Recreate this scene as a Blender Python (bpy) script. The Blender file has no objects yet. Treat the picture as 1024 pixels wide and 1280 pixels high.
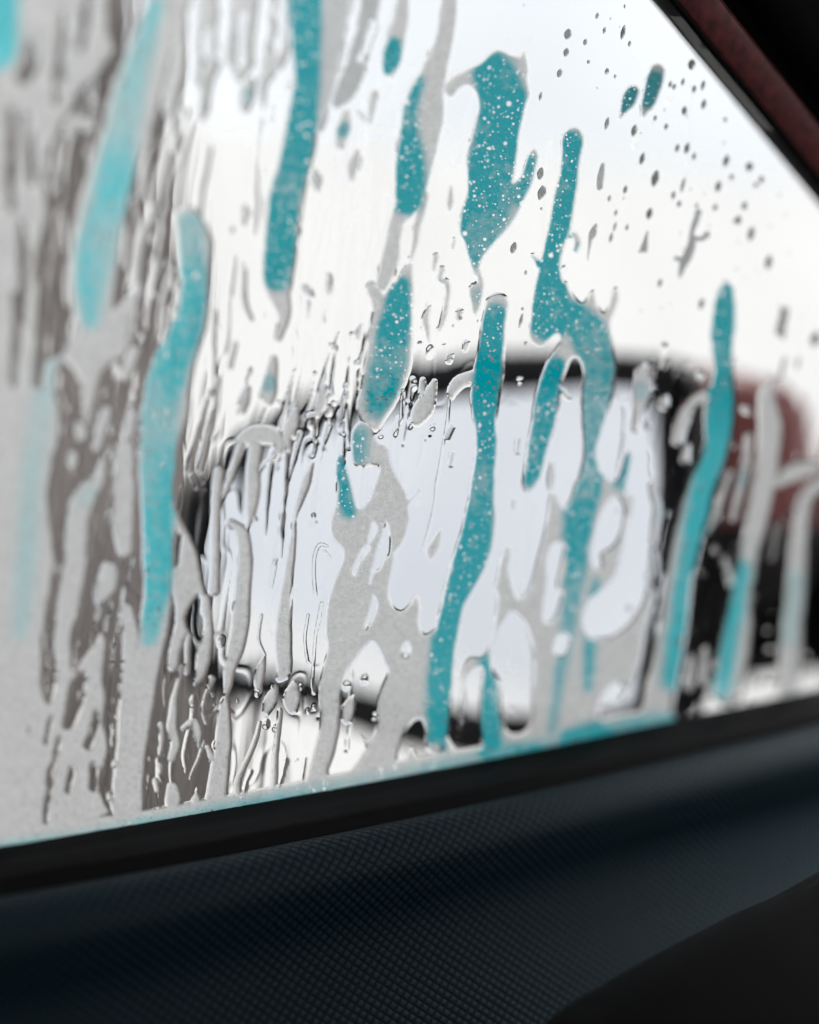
import bpy, math, random
import numpy as np
sc = bpy.context.scene
R_ = math.radians
# ------------------------------------------------------------------ camera frame and glass plane
# camera coordinates: X right, Y down, Z forward.  World: x into the cabin, y towards the bonnet, z up.
V = lambda *a: np.array(a, float)
unit = lambda v: v/np.linalg.norm(v)
FPX = 50.0/24.0*1024                       # 50 mm lens on a 24 x 30 mm frame
EYE = V(0, 0, 1.05)
KX, KY, Z0 = .84, .42, .40                 # side window plane: depth = Z0 + KX X + KY Y
def hit(px, py):
    a, b = (px-512)/FPX, (py-640)/FPX
    z = Z0/(1-KX*a-KY*b)
    return np.stack([a*z, b*z, z], -1)
B_ = unit(hit(1024, 868)-hit(0, 1068))      # belt line direction = forward
N_ = unit(V(-KX, -KY, 1.))
W_ = np.cross(B_, N_); W_ = W_ if W_[1] < 0 else -W_
U_ = unit(math.cos(R_(20))*W_+math.sin(R_(20))*N_)
XI = np.cross(B_, U_)
M3 = np.stack([XI, B_, U_])                 # rows: world axes in camera coordinates
tow = lambda v: np.asarray(v) @ M3.T        # camera vector -> world vector
NW = tow(N_)                                # outward normal of the glass, world
SC = Z0/FPX                                 # metres per photo pixel on the glass at mid frame
def at(px, py, h=0.):                       # a point of the window plane, h metres outside it
    p = tow(hit(np.asarray(px, float), np.asarray(py, float)))+EYE
    return p+np.multiply.outer(np.asarray(h, float), NW)
def ray(px, py, z):                         # a point at forward distance z
    return tow(V((px-512)/FPX*z, (py-640)/FPX*z, z))+EYE

cd = bpy.data.cameras.new('camera'); cam = bpy.data.objects.new('camera', cd); sc.collection.objects.link(cam)
from mathutils import Matrix, Vector
rx, ry, rz = tow(V(1, 0, 0)), tow(V(0, -1, 0)), tow(V(0, 0, -1))
cam.matrix_world = Matrix(((rx[0], ry[0], rz[0], EYE[0]), (rx[1], ry[1], rz[1], EYE[1]), (rx[2], ry[2], rz[2], EYE[2]), (0, 0, 0, 1)))
cd.sensor_fit = 'HORIZONTAL'; cd.sensor_width = 24; cd.lens = 50; cd.clip_start = .01; cd.clip_end = 400
cd.dof.use_dof = True; cd.dof.focus_distance = .393; cd.dof.aperture_fstop = 3.1
sc.camera = cam
sc.render.resolution_x, sc.render.resolution_y = 819, 1024
# ------------------------------------------------------------------ overcast daylight
SUN_EL, SUN_AZ = 48, 70                      # azimuth measured from +x (cabin side) towards +y
wd = bpy.data.worlds.new('World'); sc.world = wd; wd.use_nodes = True
nt = wd.node_tree; nt.nodes.clear()
def NN(nt, t, **k):
    n = nt.nodes.new(t)
    for a, b in k.items(): setattr(n, a, b)
    return n
sky = NN(nt, 'ShaderNodeTexSky', sky_type='NISHITA', sun_disc=False, sun_elevation=R_(SUN_EL), sun_rotation=R_(90-SUN_AZ), air_density=1.0, dust_density=3.0)
tcw = NN(nt, 'ShaderNodeTexCoord'); nzw = NN(nt, 'ShaderNodeTexNoise'); nzw.inputs['Scale'].default_value = 1.6; nzw.inputs['Detail'].default_value = 3
rmp = NN(nt, 'ShaderNodeValToRGB'); rmp.color_ramp.elements[0].position = .36; rmp.color_ramp.elements[0].color = (2.45, 2.47, 2.55, 1)
rmp.color_ramp.elements[1].position = .64; rmp.color_ramp.elements[1].color = (3.75, 3.74, 3.74, 1)
mxw = NN(nt, 'ShaderNodeMix', data_type='RGBA'); mxw.inputs[0].default_value = .93
bg = NN(nt, 'ShaderNodeBackground'); bg.inputs[1].default_value = .1
ow = NN(nt, 'ShaderNodeOutputWorld')
L = nt.links.new
L(tcw.outputs['Generated'], nzw.inputs['Vector']); L(nzw.outputs[0], rmp.inputs[0]); L(sky.outputs[0], mxw.inputs[6]); L(rmp.outputs[0], mxw.inputs[7])
L(mxw.outputs[2], bg.inputs[0]); L(bg.outputs[0], ow.inputs[0])
sd = bpy.data.lights.new('sun', 'SUN'); sd.energy = 1.5; sd.angle = R_(12); sd.color = (1, .97, .93)
so = bpy.data.objects.new('sun', sd); sc.collection.objects.link(so)
sdir = Vector((math.cos(R_(SUN_EL))*math.cos(R_(SUN_AZ)), math.cos(R_(SUN_EL))*math.sin(R_(SUN_AZ)), math.sin(R_(SUN_EL))))
so.rotation_euler = sdir.to_track_quat('Z', 'Y').to_euler(); so.location = (3, 3, 6)
sc.view_settings.view_transform = 'Standard'; sc.view_settings.look = 'None'; sc.view_settings.gamma = 1
sc.view_settings.exposure = 1.8
sc.render.engine = 'CYCLES'
cy = sc.cycles; cy.max_bounces = 14; cy.transmission_bounces = 12; cy.transparent_max_bounces = 12; cy.diffuse_bounces = 3; cy.glossy_bounces = 5
cy.sample_clamp_indirect = 4; cy.use_denoising = True; cy.blur_glossy = .5

# ------------------------------------------------------------------ materials
def mat(name, col=(.5, .5, .5), rough=.5, metal=0., spec=.5, coat=0.):
    m = bpy.data.materials.new(name); m.use_nodes = True; p = m.node_tree.nodes['Principled BSDF']
    p.inputs['Base Color'].default_value = (*col, 1); p.inputs['Roughness'].default_value = rough; p.inputs['Metallic'].default_value = metal
    p.inputs['Specular IOR Level'].default_value = spec; p.inputs['Coat Weight'].default_value = coat
    return m
def noise_bump(m, scale, strength, dist=.001, detail=3, tint=None, stretch=None):
    nt = m.node_tree; p = nt.nodes['Principled BSDF']; tc = NN(nt, 'ShaderNodeTexCoord'); n = NN(nt, 'ShaderNodeTexNoise')
    n.inputs['Scale'].default_value = scale; n.inputs['Detail'].default_value = detail
    if stretch:
        mp = NN(nt, 'ShaderNodeMapping'); mp.inputs['Scale'].default_value = stretch; nt.links.new(tc.outputs['Object'], mp.inputs[0]); nt.links.new(mp.outputs[0], n.inputs['Vector'])
    else: nt.links.new(tc.outputs['Object'], n.inputs['Vector'])
    b = NN(nt, 'ShaderNodeBump'); b.inputs['Strength'].default_value = strength; b.inputs['Distance'].default_value = dist
    nt.links.new(n.outputs[0], b.inputs['Height']); nt.links.new(b.outputs[0], p.inputs['Normal'])
    if tint:
        r = NN(nt, 'ShaderNodeValToRGB'); r.color_ramp.elements[0].position = .3; r.color_ramp.elements[1].position = .7
        r.color_ramp.elements[0].color = (*tint[0], 1); r.color_ramp.elements[1].color = (*tint[1], 1)
        nt.links.new(n.outputs[0], r.inputs[0]); nt.links.new(r.outputs[0], p.inputs['Base Color'])
    return m
rubber = noise_bump(mat('black_rubber', (.0035, .0035, .004), .65, spec=.1), 900, .3, .0002)
trim_black = noise_bump(mat('black_trim_plastic', (.003, .003, .0033), .75, spec=.1), 1500, .5, .0002)
gloss_black = mat('gloss_black_plastic', (.004, .004, .005), .35, spec=.14)
maroon = noise_bump(mat('maroon_paint', (.05, .012, .013), .38, coat=.4), 400, .15, .0003, tint=((.15, .055, .055), (.34, .10, .10)), detail=4)
red_paint = mat('red_car_paint', (.10, .009, .007), .4, spec=.2, coat=.06)
concrete = noise_bump(mat('wet_concrete', (.33, .32, .31), .35), 3, .3, .01, tint=((.26, .255, .25), (.42, .41, .40)))
white_wall = noise_bump(mat('white_wall_paint', (.8, .8, .79), .5), 2, .1, .004, tint=((.74, .74, .74), (.83, .83, .82)))
brown_conc = noise_bump(mat('grey_brown_render', (.115, .1, .095), .7), 5, .3, .01, tint=((.03, .025, .024), (.2, .178, .17)), stretch=(3.2, 3.2, .45))
lining = mat('dark_headlining', (.03, .03, .032), .9)
mirror = mat('mirror_silver', (.87, .87, .885), .02, 1.)

def panel_material():
    m = mat('embossed_dark_vinyl', (.012, .017, .021), .55, spec=.14); nt = m.node_tree; p = nt.nodes['Principled BSDF']; L = nt.links.new
    uv = NN(nt, 'ShaderNodeUVMap'); uv.uv_map = 'UVMap'; sp = NN(nt, 'ShaderNodeSeparateXYZ'); L(uv.outputs[0], sp.inputs[0])
    def M(op, a, b=None, c=None):
        n = NN(nt, 'ShaderNodeMath', operation=op)
        for i, q in enumerate((a, b, c)):
            if q is None: continue
            if isinstance(q, (int, float)): n.inputs[i].default_value = q
            else: L(q, n.inputs[i])
        return n.outputs[0]
    k = math.pi/.0029                       # 2.1 mm pitch pips, rows staggered
    a = M('SINE', M('MULTIPLY', M('ADD', sp.outputs[0], M('MULTIPLY', sp.outputs[1], 1.15)), k))
    b = M('SINE', M('MULTIPLY', M('SUBTRACT', sp.outputs[0], M('MULTIPLY', sp.outputs[1], 1.15)), k))
    h = M('POWER', M('ABSOLUTE', M('MULTIPLY', a, b)), .85)
    n = NN(nt, 'ShaderNodeTexNoise'); n.inputs['Scale'].default_value = 1800; tc = NN(nt, 'ShaderNodeTexCoord'); L(tc.outputs['Object'], n.inputs['Vector'])
    h2 = M('ADD', h, M('MULTIPLY', n.outputs[0], .25))
    bp = NN(nt, 'ShaderNodeBump'); bp.inputs['Strength'].default_value = .5; bp.inputs['Distance'].default_value = .0004
    L(h2, bp.inputs['Height']); L(bp.outputs[0], p.inputs['Normal'])
    r = NN(nt, 'ShaderNodeValToRGB'); r.color_ramp.elements[0].color = (.001, .0026, .004, 1); r.color_ramp.elements[1].color = (.009, .034, .050, 1)
    L(h, r.inputs[0]); L(r.outputs[0], p.inputs['Base Color'])
    return m
vinyl = panel_material()

def pane_material():
    m = bpy.data.materials.new('window_glass'); m.use_nodes = True; nt = m.node_tree; nt.nodes.clear(); L = nt.links.new
    t = NN(nt, 'ShaderNodeBsdfTransparent'); t.inputs[0].default_value = (.955, .965, .965, 1)
    g = NN(nt, 'ShaderNodeBsdfGlossy'); g.inputs['Roughness'].default_value = 0
    f = NN(nt, 'ShaderNodeFresnel'); f.inputs[0].default_value = 1.3; mx = NN(nt, 'ShaderNodeMixShader'); o = NN(nt, 'ShaderNodeOutputMaterial')
    ge = NN(nt, 'ShaderNodeNewGeometry'); su = NN(nt, 'ShaderNodeMath', operation='SUBTRACT'); su.inputs[0].default_value = 1; mu = NN(nt, 'ShaderNodeMath', operation='MULTIPLY')
    L(ge.outputs['Backfacing'], su.inputs[1]); L(f.outputs[0], mu.inputs[0]); L(su.outputs[0], mu.inputs[1])   # reflect once, at the face met first
    L(mu.outputs[0], mx.inputs[0]); L(t.outputs[0], mx.inputs[1]); L(g.outputs[0], mx.inputs[2]); L(mx.outputs[0], o.inputs[0])
    return m
glass_mat = pane_material()

def water_material():
    m = bpy.data.materials.new('clear_water'); m.use_nodes = True; nt = m.node_tree; nt.nodes.clear()
    g = NN(nt, 'ShaderNodeBsdfRefraction'); g.inputs['IOR'].default_value = 1.33; g.inputs['Roughness'].default_value = 0
    g.inputs['Color'].default_value = (1, 1, 1, 1); o = NN(nt, 'ShaderNodeOutputMaterial'); nt.links.new(g.outputs[0], o.inputs[0])
    return m
water_mat = water_material()

def foam_material():
    m = bpy.data.materials.new('soap_foam'); m.use_nodes = True; nt = m.node_tree; nt.nodes.clear(); L = nt.links.new
    def M(op, a, b=None, c=None, clamp=False):
        n = NN(nt, 'ShaderNodeMath', operation=op); n.use_clamp = clamp
        for i, q in enumerate((a, b, c)):
            if q is None: continue
            if isinstance(q, (int, float)): n.inputs[i].default_value = q
            else: L(q, n.inputs[i])
        return n.outputs[0]
    def MIX(f, a, b):
        n = NN(nt, 'ShaderNodeMix', data_type='RGBA')
        for i, q in ((0, f), (6, a), (7, b)):
            if isinstance(q, tuple): n.inputs[i].default_value = (*q, 1)
            elif isinstance(q, float): n.inputs[i].default_value = q
            else: L(q, n.inputs[i])
        return n.outputs[2]
    at_ = NN(nt, 'ShaderNodeVertexColor'); at_.layer_name = 'foam'; sp = NN(nt, 'ShaderNodeSeparateColor'); L(at_.outputs[0], sp.inputs[0])
    foam, teal, tone, pale = sp.outputs[0], sp.outputs[1], sp.outputs[2], at_.outputs['Alpha']
    uv = NN(nt, 'ShaderNodeUVMap'); uv.uv_map = 'UVMap'
    def noise(s, d=3):
        n = NN(nt, 'ShaderNodeTexNoise'); n.inputs['Scale'].default_value = s; n.inputs['Detail'].default_value = d; L(uv.outputs[0], n.inputs['Vector']); return n.outputs[0]
    n1, n2, ncl = noise(5.), noise(26., 2), noise(2.2, 2)
    def specks(scale, r0, keep):             # round clear bubbles of uneven size
        v = NN(nt, 'ShaderNodeTexVoronoi'); v.inputs['Scale'].default_value = scale; v.inputs['Randomness'].default_value = 1; L(uv.outputs[0], v.inputs['Vector'])
        s = NN(nt, 'ShaderNodeSeparateColor'); L(v.outputs['Color'], s.inputs[0])
        rad = M('MULTIPLY', M('POWER', s.outputs[0], 1.4), r0)
        on = M('GREATER_THAN', M('ADD', s.outputs[1], M('MULTIPLY', M('SUBTRACT', ncl, .5), 1.5)), 1-keep)
        return M('MULTIPLY', M('SMOOTHSTEP' if False else 'MULTIPLY', M('SUBTRACT', rad, v.outputs['Distance'], None), 9., clamp=True), on)
    sA, sB = specks(10.5, .40, .8), specks(3.6, .27, .55)
    bub = M('MULTIPLY', M('MAXIMUM', M('MAXIMUM', sA, sB), specks(19., .42, .62), clamp=True), M('MULTIPLY', M('ADD', teal, .2), 1.5, clamp=True), clamp=True)
    tl = M('MULTIPLY', teal, M('ADD', M('MULTIPLY', n1, 1.5), .46), clamp=True)
    grey = MIX(M('ADD', M('MULTIPLY', M('SUBTRACT', noise(11., 6), .5), 1.8), n1, clamp=True), (.74, .74, .725), (.98, .98, .96))
    col = MIX(tl, grey, MIX(pale, (.0, .46, .53), (.17, .87, .94)))
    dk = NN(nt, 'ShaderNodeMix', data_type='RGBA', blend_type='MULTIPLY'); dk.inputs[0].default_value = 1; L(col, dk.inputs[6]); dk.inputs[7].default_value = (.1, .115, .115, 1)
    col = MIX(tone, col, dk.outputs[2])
    col = MIX(bub, col, (.97, .99, 1.))
    tr = NN(nt, 'ShaderNodeBsdfTranslucent'); df = NN(nt, 'ShaderNodeBsdfDiffuse'); L(col, tr.inputs[0]); L(col, df.inputs[0])
    ad = NN(nt, 'ShaderNodeMixShader'); ad.inputs[0].default_value = .14; L(tr.outputs[0], ad.inputs[1]); L(df.outputs[0], ad.inputs[2])
    bp = NN(nt, 'ShaderNodeBump'); bp.inputs['Strength'].default_value = .5; bp.inputs['Distance'].default_value = .0003
    L(M('ADD', n2, M('MULTIPLY', bub, 1.2)), bp.inputs['Height']); L(bp.outputs[0], tr.inputs['Normal']); L(bp.outputs[0], df.inputs['Normal'])
    gl = NN(nt, 'ShaderNodeBsdfRefraction'); gl.inputs['IOR'].default_value = 1.33; gl.inputs['Roughness'].default_value = 0; gl.inputs['Color'].default_value = (1, 1, 1, 1)
    mx = NN(nt, 'ShaderNodeMixShader'); o = NN(nt, 'ShaderNodeOutputMaterial')
    fac = M('MULTIPLY', M('MULTIPLY', foam, M('ADD', M('MULTIPLY', n2, .16), .88), clamp=True), M('SUBTRACT', 1., M('MULTIPLY', bub, .8)))
    L(fac, mx.inputs[0]); L(gl.outputs[0], mx.inputs[1]); L(ad.outputs[0], mx.inputs[2]); L(mx.outputs[0], o.inputs[0])
    return m
foam_mat = foam_material()

# ------------------------------------------------------------------ object helpers
def link(o, parent=None):
    sc.collection.objects.link(o)
    if parent is not None: o.parent = parent
    return o
def tag(o, label=None, cat=None, group=None, kind=None):
    for k, v in (('label', label), ('category', cat), ('group', group), ('kind', kind)):
        if v: o[k] = v
    return o
def mesh(name, verts, faces, m, parent=None, smooth=True):
    me = bpy.data.meshes.new(name); me.from_pydata([tuple(map(float, v)) for v in verts], [], faces); me.update()
    if smooth: me.polygons.foreach_set('use_smooth', [True]*len(me.polygons))
    me.materials.append(m)
    o = bpy.data.objects.new(name, me)
    return link(o, parent)
def grid_mesh(name, P, m, parent=None, closed=False, uv=None, caps=False):
    """P: (rows, cols, 3) points, rows along the sweep, columns round the section"""
    r, c = P.shape[:2]; vs = P.reshape(-1, 3); fs = []
    cc = c if closed else c-1
    for i in range(r-1):
        for j in range(cc):
            a, b = i*c+j, i*c+(j+1) % c
            fs.append((a, b, b+c, a+c))
    if caps and closed: fs += [tuple(range(c))[::-1], tuple(range((r-1)*c, r*c))]
    o = mesh(name, vs, fs, m, parent)
    if uv is not None:
        l = o.data.uv_layers.new(name='UVMap'); U = uv.reshape(-1, 2)
        idx = np.empty(len(o.data.loops), np.int32); o.data.loops.foreach_get('vertex_index', idx)
        l.data.foreach_set('uv', U[idx].ravel())
    return o
def box(name, lo, hi, m, parent=None, bevel=0):
    x0, y0, z0 = lo; x1, y1, z1 = hi
    v = [(x, y, z) for x in (x0, x1) for y in (y0, y1) for z in (z0, z1)]
    f = [(0, 1, 3, 2), (4, 6, 7, 5), (0, 4, 5, 1), (2, 3, 7, 6), (0, 2, 6, 4), (1, 5, 7, 3)]
    o = mesh(name, v, f, m, parent, smooth=False)
    if bevel:
        b = o.modifiers.new('b', 'BEVEL'); b.width = bevel; b.segments = 2
    return o
def empty(name, loc): 
    o = bpy.data.objects.new(name, None); o.empty_display_size = .05; o.location = tuple(loc); return link(o)
def spline(pts, n):
    pts = np.array(pts, float); k = len(pts); out = []
    for t in np.linspace(0, k-1, n):
        i = min(int(t), k-2); f = t-i
        p0, p1, p2, p3 = pts[max(i-1, 0)], pts[i], pts[i+1], pts[min(i+2, k-1)]
        out.append(.5*((2*p1)+(p2-p0)*f+(2*p0-5*p1+4*p2-p3)*f*f+(3*p1-p0-3*p2+p3)*f**3))
    return np.array(out)

# ------------------------------------------------------------------ the place outside
tag(box('ground', (-60, -60, -.3), (60, 60, 0), concrete), kind='structure')
EZ = EYE[2]
# white wall on the far side of the wash bay
tag(box('white_wall', (-4.2, -30, 0), (-4.0, 40, 2.15), white_wall), 'long white painted wall across the wash bay behind the wing mirror', 'wall')
# dark rendered pier and its overhead beam at the left
def dirpt(px, py, xw):                       # the point on the sight line that lies in the plane x = xw
    d = ray(px, py, 1.)-EYE; t = (xw-EYE[0])/d[0]; return EYE+d*t
pe = dirpt(248, 560, -1.5)
tag(box('bay_pier', (-1.75, pe[1]-.75, 0), (-1.5, pe[1], 3.4), brown_conc, bevel=.02), 'grey brown rendered pier of the wash bay at the left behind the foam', 'pier')


lw = dirpt(328, 852, -1.5)
tag(box('low_wall', (-1.72, pe[1]+.003, 0), (-1.52, lw[1], lw[2]), brown_conc, bevel=.02), 'low grey brown wall at the foot of the pier, seen under the left end of the mirror', 'low wall')
# ------------------------------------------------------------------ the car
car = tag(empty('car', (0.4, 0, 0)), 'dark red car seen from its driver seat, window covered in soap', 'car')
car_parent = car
def P(o):
    o.parent = car; o.matrix_parent_inverse = Matrix.Translation(-car.location); return o
BELT = [(-260, 1106), (0, 1067), (260, 1023), (486, 981), (660, 946), (830, 909), (1000, 872), (1200, 828)]
def belt_y(x): return np.interp(x, [b[0] for b in BELT], [b[1] for b in BELT])
# window pane: 4 mm thick, its outer face is the plane h = 0
outl = [(-260, -150), (640, -190), (742, -88), (822, 0), (868, 58), (926, 128), (1024, 247), (1150, 402), (1240, 515), (1240, 850), (1000, 905), (830, 942), (660, 980), (486, 1015), (260, 1058), (0, 1102), (-260, 1142)]
oa = np.array(outl, float)
vt = np.concatenate([at(oa[:, 0], oa[:, 1], 0.), at(oa[:, 0], oa[:, 1], -.004)]); n = len(outl)
P(mesh('window_glass', vt, [tuple(range(n)), tuple(range(n, 2*n))[::-1]]+[(i, (i+1) % n, n+(i+1) % n, n+i) for i in range(n)], glass_mat, smooth=False))

def sweep(name, path, prof, m, closed=True, n=60, uvon=False, caps=True):
    """path: (k,3) world points; prof: list of (dir1 offset, outward offset) metres; dir1 = in-plane, left of travel"""
    pts = spline(path, n); T = np.gradient(pts, axis=0); T /= np.linalg.norm(T, axis=1)[:, None]
    S = np.cross(NW, T); S /= np.linalg.norm(S, axis=1)[:, None]
    pr = np.array(prof); G = pts[:, None]+S[:, None]*pr[None, :, :1]+NW[None, None]*pr[None, :, 1:]
    return grid_mesh(name, G, m, closed=closed, caps=caps)
# pillar side: path runs along the glass edge; side vector checked so that + is away from the glass
pp = [at(x, y) for x, y in [(700, -135), (822, 0), (868, 56), (947, 152), (1024, 247), (1130, 378), (1260, 540)]]
Tm = pp[4]-pp[1]; Sg = np.cross(NW, Tm); away = at(980, 80)-at(900, 100); sg = 1 if Sg @ away > 0 else -1
def sw(name, prof, m, **k): return P(sweep(name, pp, [(sg*a, b) for a, b in prof], m, **k))
mm = .001
sw('window_seal', [(-.2*mm, -4.1*mm), (0, -4.6*mm), (.8*mm, -4.8*mm), (1.3*mm, -4.5*mm), (1.4*mm, -2*mm), (1.4*mm, 2*mm), (0, 2*mm), (-.2*mm, .3*mm)], rubber)
sw('door_frame', [(1.2*mm, -4.2*mm), (1.7*mm, -4.9*mm), (4.5*mm, -5.9*mm), (8.2*mm, -6.6*mm), (9.4*mm, -6.4*mm), (9.7*mm, -5*mm), (9.7*mm, 4*mm), (1.2*mm, 4*mm)], maroon)
sw('frame_rubber', [(9.3*mm, -5*mm), (9.8*mm, -6.3*mm), (10.6*mm, -6.2*mm), (11.3*mm, -7.6*mm), (12.*mm, -7.8*mm), (12.4*mm, -5*mm), (12.4*mm, 3*mm), (9.3*mm, 3*mm)], rubber)
sw('pillar_cover', [(12.0*mm, -7*mm), (12.6*mm, -10.5*mm), (14.2*mm, -12.6*mm), (19*mm, -14*mm), (40*mm, -16*mm), (90*mm, -14*mm), (110*mm, 0), (110*mm, 25*mm), (12.2*mm, 25*mm)], trim_black)
# belt seal and door panel: swept along the belt
bp_ = [at(x, y) for x, y in BELT]
bs = spline(bp_, 80)
def yz_sweep(name, prof, m, uvscale=False, y0=None, npf=60, closed=False, caps=False):
    """prof: (x towards cabin, z up) offsets from the belt curve, in metres"""
    pr = spline(prof, npf) if npf else np.array(prof)
    G = bs[:, None]+np.stack([pr[:, 0], 0*pr[:, 0], pr[:, 1]], -1)[None]
    uv = None
    if uvscale:
        s = np.concatenate([[0], np.cumsum(np.linalg.norm(np.diff(pr, axis=0), axis=1))])
        t = np.concatenate([[0], np.cumsum(np.linalg.norm(np.diff(bs, axis=0), axis=1))])
        uv = np.stack(np.meshgrid(t, s, indexing='ij'), -1)
    return P(grid_mesh(name, G, m, uv=uv, closed=closed, caps=caps))
yz_sweep('belt_seal', [(-.004, -.006), (-.002, .001), (.001, .0008), (.004, -.0005), (.008, -.002), (.0115, -.0045), (.012, -.012), (.006, -.016), (-.004, -.016)], rubber, closed=True, caps=True, npf=36)
yz_sweep('door_panel', [(.0105, -.020), (.0112, -.0085), (.0135, -.0062), (.0175, -.0065), (.021, -.0095), (.0228, -.0145), (.0215, -.0205), (.0198, -.026), (.0195, -.032), (.0212, -.041), (.0245, -.052), (.029, -.066), (.035, -.084), (.042, -.105), (.05, -.14), (.055, -.2), (.057, -.3)], vinyl, uvscale=True, npf=140)
# armrest curving past the lens at the lower right
arm = [ray(600, 1390, .335), ray(705, 1290, .338), ray(800, 1233, .342), ray(900, 1179, .35), ray(1010, 1126, .36), ray(1130, 1078, .372), ray(1260, 1070, .385)]
ap = spline(arm, 60); aT = np.gradient(ap, axis=0); aT /= np.linalg.norm(aT, axis=1)[:, None]
view = unit(tow(V(0, .15, 1.))); side = np.cross(aT, view); side /= np.linalg.norm(side, axis=1)[:, None]
if side[30] @ tow(V(.4, 1, 0)) < 0: side = -side
dep = np.cross(side, aT)
if dep[30] @ view < 0: dep = -dep
th = np.linspace(0, 2*math.pi, 28, endpoint=False)
G = ap[:, None]+side[:, None]*(.034-.034*np.cos(th))[None, :, None]+dep[:, None]*(.022+.024*np.sin(th))[None, :, None]
P(grid_mesh('armrest', G, trim_black, closed=True, caps=True))
# what closes the cabin round the camera: roof, far door, floor, seat-side wall
bx, bz = bs[40][0], bs[40][2]
P(box('roof_lining', (bx+.17, -1.6, bz+.46), (1.15, .75, bz+.50), lining, bevel=.01))
P(box('far_door', (1.10, -1.6, .25), (1.15, .9, bz-.02), lining, bevel=.01))
P(box('rear_panel', (bx+.02, -1.65, .25), (1.15, -1.6, bz+.46), lining, bevel=.01))
P(box('floor', (bx-.02, -1.6, .2), (1.15, 1.2, .25), lining))
P(box('dashboard', (bx+.10, .72, .25), (1.12, 1.3, bz-.05), trim_black, bevel=.02))
P(box('door_skin', (bx-.045, -1.3, .3), (bx-.022, 1.0, bz-.03), red_paint, bevel=.01))

# ---- wing mirror
MZ = .66
mc = ray(560, 680, MZ)
nm = unit(V(.29, -.93, .13))                        # mirror faces back and towards the seat, tipped up
def mpt(px, py, off=0.):                            # point of the mirror plane on a sight line
    d = ray(px, py, 1.)-EYE; t = ((mc-EYE)@nm)/(d@nm); return EYE+d*t+nm*off
glass_out = [(249, 690), (256, 645), (277, 610), (306, 583), (350, 552), (400, 533), (460, 515), (530, 498), (600, 487), (680, 480), (750, 477), (800, 480), (818, 500), (824, 540), (828, 600), (824, 680), (815, 760), (806, 830), (798, 868), (780, 888), (730, 897), (660, 901), (580, 896), (500, 882), (420, 862), (340, 848), (288, 834), (263, 802), (251, 750)]
def closed_spline(p, n):
    p = np.array(p, float); k = len(p); out = []
    for t in np.linspace(0, k, n, endpoint=False):
        i = int(t); f = t-i; p0, p1, p2, p3 = p[(i-1) % k], p[i], p[(i+1) % k], p[(i+2) % k]
        out.append(.5*((2*p1)+(p2-p0)*f+(2*p0-5*p1+4*p2-p3)*f*f+(3*p1-p0-3*p2+p3)*f**3))
    return np.array(out)
ring2 = closed_spline(glass_out, 120)
ring = np.array([mpt(a, b) for a, b in ring2]); ctr = ring.mean(0)
wm = empty('side_mirror', ctr); wm['label'] = 'wing mirror with black rim and dark red shell'
wm.parent = car; wm.matrix_parent_inverse = Matrix.Translation(-car.location)
def PM(o): o.parent = wm; o.matrix_parent_inverse = Matrix.Translation(-Vector(ctr)); return o
rad = ring-ctr; rl = np.linalg.norm(rad, axis=1)[:, None]; ru = rad/rl
# glass: gently convex disc
G = []
for s in (1., .8, .6, .4, .2, .002): G.append(ctr+rad*s*1.01+nm*(.0010*(1-s*s))-nm*.0018)
PM(grid_mesh('mirror_glass', np.array(G), mirror, closed=True))
lf = np.clip(-(rad @ unit(rx))/np.abs(rad @ unit(rx)).max()-.45, 0, 1)[:, None]
ud = np.clip(np.abs(rad[:, 2:3])/np.abs(rad[:, 2]).max()*1.4-.4, 0, 1)
def loop(w, off): return ring+ru*w*(1+1.5*lf*(w > 0)+.45*ud*(w > 0))+nm*off
prof = [(-.0028, -.0022), (-.0022, -.0002), (.001, .0016), (.005, .0022), (.0095, .0002), (.0115, -.006), (.0115, -.016), (-.0028, -.016)]
PM(grid_mesh('mirror_rim', np.array([loop(a, b) for a, b in prof]), gloss_black, closed=True))
# shell: runs forward from the rim, closing in a rounded nose
fw = V(.10, 1, -.02); fw = unit(fw)
G = []; G2 = []
for k, t in enumerate(np.linspace(0, 1, 15)):
    s = math.sqrt(max(0, 1-(t*.985)**2.6))
    base = ctr+fw*(.135*t)+V(0, 0, -.004*t)
    sec = base+(rad+ru*.0100*(1+1.5*lf+.45*ud))*s+nm*(-.012)*(1-t)
    sec[:, 2] += np.clip(base[2]-sec[:, 2], 0, 1)*.62*min(1, t*3)          # the belly of the shell sweeps up behind the rim
    G.append(sec)
G = np.array(G)
PM(grid_mesh('mirror_shell', G[:, :], red_paint, closed=True, caps=True))
# lower half of the shell and the foot are black plastic
low = [j for j in range(120) if (rad[j] @ tow(V(0, 1, 0))) > -.012]
first = [j for j in low if (j-1) % 120 not in low][0]; idx = [(first+i) % 120 for i in range(len(low))]
G3 = G[:13, idx]; cen = np.array([ctr+fw*(.135*t) for t in np.linspace(0, 1, 15)])[:13]
G3 = cen[:, None]+(G3-cen[:, None])*1.03
PM(grid_mesh('shell_underside', G3, trim_black))
foot0, foot1 = ray(880, 760, .80), bs[-16]+V(.01, .04, -.01)
fp = spline([ray(860, 735, .76), ray(920, 735, .78), ray(1000, 725, .80), ray(1110, 712, .76)], 20)
r = np.linspace(.040, .046, 20); th = np.linspace(0, 2*math.pi, 24, endpoint=False)
up = V(0, 0, 1); G = []
for i, p in enumerate(fp): G.append(p+np.outer(np.cos(th), unit(tow(V(0, 0, 1))))*r[i]*.7+np.outer(np.sin(th), up)*r[i])
PM(grid_mesh('mirror_foot', np.array(G), trim_black, closed=True, caps=True))

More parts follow.
